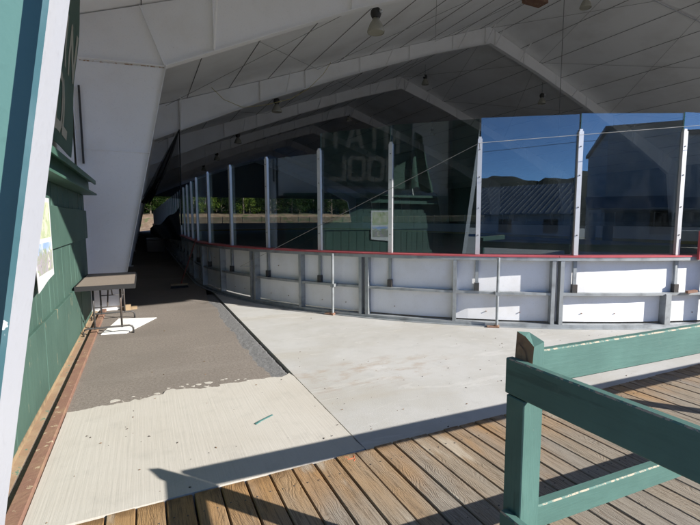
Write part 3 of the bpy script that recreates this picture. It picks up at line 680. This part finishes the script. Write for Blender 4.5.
# yellow cord
b = MB(); pts = []
ctrl = [(2.35, 16.1, 7.3 - 1.2), (2.75, 16.1, 5.75), (3.4, 16.12, 5.55), (4.2, 16.15, 5.72), (5.2, 16.15, 6.05), (5.9, 16.15, 6.5), (6.5, 16.15, 7.1), (6.9, 16.15, 7.7)]
for i in range(len(ctrl) - 1):
    for k in range(5): f = k / 5; pts.append([ctrl[i][j] * (1 - f) + ctrl[i + 1][j] * f for j in range(3)])
b.tube(pts, .010, 6); tag(b.build('hanging_cord', yellow_cord_mat, smooth=True), 'slack yellow cord looped beneath the second white rafter', 'cord')
# wire along the glass
b = MB(); p6 = Vector((*ring(231.2, .5), 2.62)); b.tube([(*ring(231.4, .07), 2.60), tuple(p6)], .006, 6)
b.tube([tuple(p6), (*ring(203.6, .45), .72)], .0035, 6); b.tube([tuple(p6), (*ring(251, .45), 2.83), (11.5, 2.75, 2.95), (20, 2.75, 3.2)], .0035, 6); b.tube([(*ring(203.6, .45), .72), (*ring(203.6, .14), .70)], .006, 6)
tag(b.build('steel_wire', wire_mat), 'thin steel wire strung across the front of the rink glass and down to the boards', 'wire')

# ------------------------------------------------------------------ deck railing
rg = thing('deck_railing', (1.4, 1.35, 0), 'green painted wooden railing with a broken post top on the plank deck', 'railing')
PX0, PX1, PY0, PY1 = 1.352, 1.420, 1.20, 1.293
b = MB(); b.cbox(1.314, PX1, PY0, PY1, -.2, .884, .004); b.box(PX0, PX1 - .001, PY0 + .001, PY1 - .001, .883, 1.0)
vs = [(PX0, PY0 + .002, 1.0), (PX1 - .002, PY0 + .002, 1.0), (PX1 - .002, PY1 - .002, 1.0), (PX0, PY1 - .002, 1.0), (PX0 + .010, PY0 + .004, 1.098), (PX1 - .004, PY0 + .004, 1.112), (PX1 - .006, PY1 - .016, 1.134), (PX0 + .004, PY1 - .006, 1.142), (PX0 + .012, PY0 + .05, 1.128)]
b.add(vs, [(4, 5, 6, 8), (8, 6, 7), (0, 1, 5, 4), (1, 2, 6, 5), (2, 3, 7, 6)]); b.cur = 1; b.add([vs[0], vs[3], vs[7], vs[8], vs[4]], [(0, 1, 2, 3, 4)])
b.add([(PX0 - .004, PY0 + .018, 1.0), (PX0 - .006, PY1 - .012, 1.0), (PX0 + .0035, PY1 - .010, 1.10), (PX0 + .002, PY0 + .04, 1.07)], [(0, 1, 2, 3)])
b.build('post', [rail_green, raw_wood], rg)
def rail(b, x0, x1, y0, y1, z0, z1):
    b.cbox(x0, x1, y0, y1, z0, z1, .0055)
    for i_, f_ in enumerate(b.f):
        zs = [b.v[q][2] for q in f_]
        if max(zs) > z1 - 1e-5 and min(zs) < z1 - .003: b.m[i_] = 1
    return b
rail(MB(), 1.312, 1.350, -3.2, 1.302, .888, 1.036).build('top_rail', [rail_green_y, edge_worn], rg)
rail(MB(), 1.272, 1.3125, -3.2, 1.27, .27, .405).build('lower_rail', [rail_green_y, edge_worn], rg)
def brail(y, th, z0, z1):
    b = rail(MB(), 0, 6.8, 0, th, z0, z1); c_, s_ = math.cos(-.046), math.sin(-.046)
    b.v = [(1.421 + c_ * x - s_ * yy, y + s_ * x + c_ * yy, z) for x, yy, z in b.v]; return b
brail(1.285, .038, .893, 1.045).build('top_rail', [rail_green_x, edge_worn], rg)
brail(1.262, .05, .258, .365).build('lower_rail', [rail_green_x, edge_worn], rg)
b = MB(); b.cbox(1.352, 1.448, -1.5, -1.4, -.2, 1.0, .005); b.build('post', rail_green, rg)
for x in (4.6, 7.6): b = MB(); b.cbox(x, x + .095, 1.33 - (x - 1.42) * .046, 1.425 - (x - 1.42) * .046, -.2, 1.03, .005); b.build('post', rail_green, rg)

# ------------------------------------------------------------------ beyond the far end: bank and trees
def hz(x, y): 
    k = max(0, min(1, (y - 79) / 15)); return -.35 + 3.1 * k * k * (3 - 2 * k) + max(0, y - 94) * .05 + .25 * noise.noise((x * .3, y * .3, 0)) * k
t = NT('bank_soil'); P = t.pos(); n1 = t.noise(P, 1.1, 6, .65); n2 = t.noise(P, 6, 5, .7)
c = t.mix(t.ramp(n1, .4, .62), (.15, .095, .058), (.23, .165, .105)); c = t.mix(t.ramp(n2, .56, .66), c, (.10, .08, .05)); c = t.mix(t.ramp(t.noise(P, .5, 4), .55, .65), c, (.07, .10, .03)); c = t.mix(t.ramp(t.sep(t.pos())[1], 91, 94), c, (.045, .05, .022))
bank = t.done(c, .95, 0, n2, .8, .1)
b = MB(); b.grid(lambda u, v: (-70 + 220 * u, 66 + 110 * v, hz(-70 + 220 * u, 66 + 110 * v)), 130, 100); tag(b.build('hillside', bank, smooth=True), kind='structure')
t = NT('bark'); n1 = t.noise(t.pos(1, 1, .25), 9, 5); bark = t.done(t.mix(n1, (.10, .075, .055), (.27, .22, .17)), .9, 0, n1, .6, .03)
def leaf_mat(name, a, b_):
    t = NT(name); r = t.n('ShaderNodeNewGeometry').outputs['Random Per Island']; c = t.mix(r, a, b_)
    b = t.n('ShaderNodeBsdfDiffuse'); t.l(c, b.inputs[0]); tl = t.n('ShaderNodeBsdfTranslucent'); t.l(c, tl.inputs[0]); m = t.n('ShaderNodeMixShader'); m.inputs[0].default_value = .35
    t.l(b.outputs[0], m.inputs[1]); t.l(tl.outputs[0], m.inputs[2]); t.l(m.outputs[0], t.out.inputs[0]); return t.m
leafs = [leaf_mat('leaves_bright', (.05, .10, .015), (.15, .19, .035)), leaf_mat('leaves_mid', (.008, .018, .006), (.03, .05, .012))]
def tree(seed, h, rad, lm_, label):
    g = random.Random(seed); o = empty('deciduous_tree', (0, 0, 0)); tag(o, label, 'tree', 'trees on the bank beyond the far end')
    b = MB(); tops = []
    b.tube([(0, 0, -.4), (.05, .02, h * .3), (-.05, .1, h * .6), (.05, 0, h * .9)], [.2, .16, .11, .03], 8)
    for i in range(11):
        z = h * g.uniform(.06, .85); a = g.uniform(0, 6.28); r = rad * g.uniform(.5, 1) * (1 - .5 * z / h); e = (r * math.cos(a), r * math.sin(a), z + g.uniform(.2, 1.2))
        b.tube([(0, 0, z), (e[0] * .5, e[1] * .5, z + .4), e], [.06, .04, .015], 5); tops.append(e)
    b.build('trunk', bark, o, smooth=True)
    b = MB()
    for c in tops + [(0, 0, h * .95), (rad * .3, 0, h * .8)]:
        for k in range(6):
            cc = [c[j] + g.gauss(0, (.55, .55, .42)[j] * rad * .38) for j in range(3)]; cr2 = g.uniform(.3, .62)
            for q in range(30):
                p = Vector([cc[j] + g.gauss(0, cr2 * .55) for j in range(3)])
                if p.z < .1: continue
                d = Vector((g.gauss(0, 1), g.gauss(0, 1), g.gauss(0, .6))).normalized(); u = d.orthogonal().normalized(); w = d.cross(u); s_ = g.uniform(.09, .19)
                b.add([p + u * s_, p + w * s_ * .6, p - u * s_, p - w * s_ * .6], [(0, 1, 2, 3)])
    b.build('crown', lm_, o, fix=False)
    return o
protos = [tree(11, 8.5, 2.6, leafs[0], 'bright green leafy tree on the sunlit bank beyond the far end'), tree(12, 10, 2.9, leafs[1], 'darker green leafy tree on the bank beyond the far end'), tree(13, 3.6, 2.6, leafs[0], 'low spreading bright green bush on the bank beyond the far end'), tree(14, 4.2, 3.0, leafs[1], 'low dark green bush in the shade of the trees beyond the far end')]
i = 0
g = random.Random(5)
tl = []
for k in range(40):
    tl.append((-6 + k * 1.5 + g.uniform(-.6, .6), g.uniform(92, 97), g.choice((2, 3, 3, 1, 0, 1, 3)), g.uniform(.8, 1.15)))
for k in range(36): tl.append((-8 + k * 1.8 + g.uniform(-.6, .6), g.uniform(97.5, 101), g.choice((3, 3, 3, 1)), g.uniform(1.0, 1.5)))
for k in range(34): tl.append((-10 + k * 2.3 + g.uniform(-1, 1), g.uniform(101, 112), g.choice((0, 1, 1)), g.uniform(1.0, 1.4)))
used = set()
for x, y, kk, s_ in tl:
    o = protos[kk] if kk not in used else copy_tree(protos[kk]); used.add(kk)
    o.location = (x, y, hz(x, y) - .1); o.rotation_euler.z = g.uniform(0, 6.28); o.scale = (s_, s_, s_)

# ------------------------------------------------------------------ behind the viewer (seen mirrored in the glass)
siding_grey = worn('grey_siding', (.30, .33, .36), .7, (.2, .22, .24), .5)
t = NT('seam_metal_roof'); roof_grey = t.done(t.mix(t.noise(t.pos(), .6, 4), (.17, .185, .20), (.23, .245, .26)), .5, .2)
win = worn('dark_window', (.02, .025, .03), .1)
hb = thing('lodge_building', (18, -26, -.35), 'tall flat topped grey building across the yard mirrored in the right panes', 'building')
b = MB(); b.box(8.6, 32, -34, -20, -.35, 6.9); b.build('wall', siding_grey, hb)
b = MB(); b.box(8.4, 32.2, -34.2, -19.8, 6.903, 7.15); b.build('roof', steel_dark, hb)
b = MB(); b.prism([(-19.995, 2.9), (-17.5, 2.15), (-17.5, 2.05), (-19.995, 2.75)], 0, 7.5, 32); b.build('porch_roof', roof_grey, hb)
for x in (8.2, 12, 16, 20, 24, 28, 31.5): MB().box(x, x + .16, -17.75, -17.6, -.35, 2.04).build('porch_post', siding_grey, hb)
for x in (11, 15, 19, 23, 27): MB().box(x, x + 1.4, -19.99, -19.96, .6, 2.0).build('window', win, hb)
hb = thing('long_shed', (-8, -30, -.35), 'long low shed with a ribbed grey metal roof mirrored in the middle pane', 'building')
b = MB(); b.box(-26, 4.4, -37, -28, -.35, 2.15); b.build('wall', siding_grey, hb)
b = MB(); b.prism([(-27.4, 2.0), (-34, 4.9), (-38, 3.2), (-38, 3.1), (-34, 4.75), (-27.4, 1.9)], 0, -26.4, 4.8)
for k in range(62): b.beam((-26.2 + k * .5, -27.42, 2.04), (-26.2 + k * .5, -33.98, 4.93), .04, .035)
b.build('roof', roof_grey, hb)
for x in (-22, -18, -14, -10, -6, -2): MB().box(x, x + 1.2, -27.995, -27.97, .3, 1.5).build('window', win, hb)
t = NT('wooded_hill'); n1 = t.noise(t.pos(), .35, 6, .7); hill_m = t.done(t.mix(n1, (.012, .016, .009), (.035, .04, .02)), .95, 0, n1, 1, 1.5)
b = MB()
def hl(u, v):
    a = R(-175 + 170 * u); r = 80 + 80 * v; hgt = 15 + 4 * noise.noise((a * 3, 2, 0)) + 2.0 * noise.noise((a * 17, 5, 0)) + 1.3 * noise.noise((a * 60, 9, 0))
    return (r * math.cos(a), r * math.sin(a), -.4 + hgt * min(1, v * 1.6) ** .8)
tag(b.grid(hl, 260, 12).build('hills', hill_m, smooth=True), kind='structure')

# ------------------------------------------------------------------ camera, light, sky
f_, pit, yaw, rol = 437.6, .0997459, .4402486, -.00389146
cy, sy, cp, sp = math.cos(yaw), math.sin(yaw), math.cos(pit), math.sin(pit)
F = Vector((sy * cp, cy * cp, -sp)); Rr = Vector((cy, -sy, 0)); U = Rr.cross(F)
c, s_ = math.cos(rol), math.sin(rol); R2 = Rr * c + U * s_; U2 = -Rr * s_ + U * c
cam = bpy.data.cameras.new('camera'); co = bpy.data.objects.new('camera', cam); col.objects.link(co)
co.matrix_world = Matrix(((R2.x, U2.x, -F.x, 0), (R2.y, U2.y, -F.y, 0), (R2.z, U2.z, -F.z, 1.6), (0, 0, 0, 1)))
cam.sensor_fit = 'HORIZONTAL'; cam.sensor_width = 36; cam.lens = f_ / 700 * 36; cam.clip_start = .05; cam.clip_end = 1500
sc.camera = co
AZ, EL = -50.0, 27.4
sd = Vector((math.cos(R(AZ)) * math.cos(R(EL)), math.sin(R(AZ)) * math.cos(R(EL)), math.sin(R(EL))))
sun = bpy.data.lights.new('sun', 'SUN'); so = bpy.data.objects.new('sun', sun); col.objects.link(so)
sun.energy = 4.5; sun.angle = R(.5); sun.color = (1, .955, .885); so.rotation_euler = sd.to_track_quat('Z', 'Y').to_euler()
t = NT('rust_streaked_weld'); k_ = t.ramp(t.noise(t.pos(), 24, 3, .6), .50, .60); wm_ = t.done(t.mix(k_, (.7, .69, .66), (.33, .20, .10)), .7)
b = MB(); b.beam((-.84, Y0 + BAY - .009, 4.262), (.47, Y0 + BAY - .009, 4.318), .006, .018); b.build('weld_bead', wm_, cl)
w = bpy.data.worlds.new('World'); sc.world = w; w.use_nodes = True; nt_ = w.node_tree; nt_.nodes.clear()
sky = nt_.nodes.new('ShaderNodeTexSky'); sky.sky_type = 'NISHITA'; sky.sun_disc = False; sky.sun_elevation = R(EL); sky.sun_rotation = R(90 - AZ); sky.altitude = 6000; sky.air_density = 1.0; sky.dust_density = 0.0; sky.ozone_density = 5.0
bg = nt_.nodes.new('ShaderNodeBackground'); bg.inputs['Strength'].default_value = .125; ou = nt_.nodes.new('ShaderNodeOutputWorld')
nt_.links.new(sky.outputs[0], bg.inputs[0]); nt_.links.new(bg.outputs[0], ou.inputs[0])
sc.view_settings.view_transform = 'Standard'; sc.view_settings.look = 'None'; sc.view_settings.exposure = 1.17; sc.view_settings.gamma = 1; sc.view_settings.use_curve_mapping = False
cyc = sc.cycles; cyc.use_denoising = True; cyc.max_bounces = 10; cyc.diffuse_bounces = 8; cyc.glossy_bounces = 4; cyc.transparent_max_bounces = 32; cyc.caustics_reflective = False; cyc.caustics_refractive = False; cyc.use_adaptive_sampling = True; cyc.adaptive_threshold = .02; cyc.sample_clamp_indirect = 12
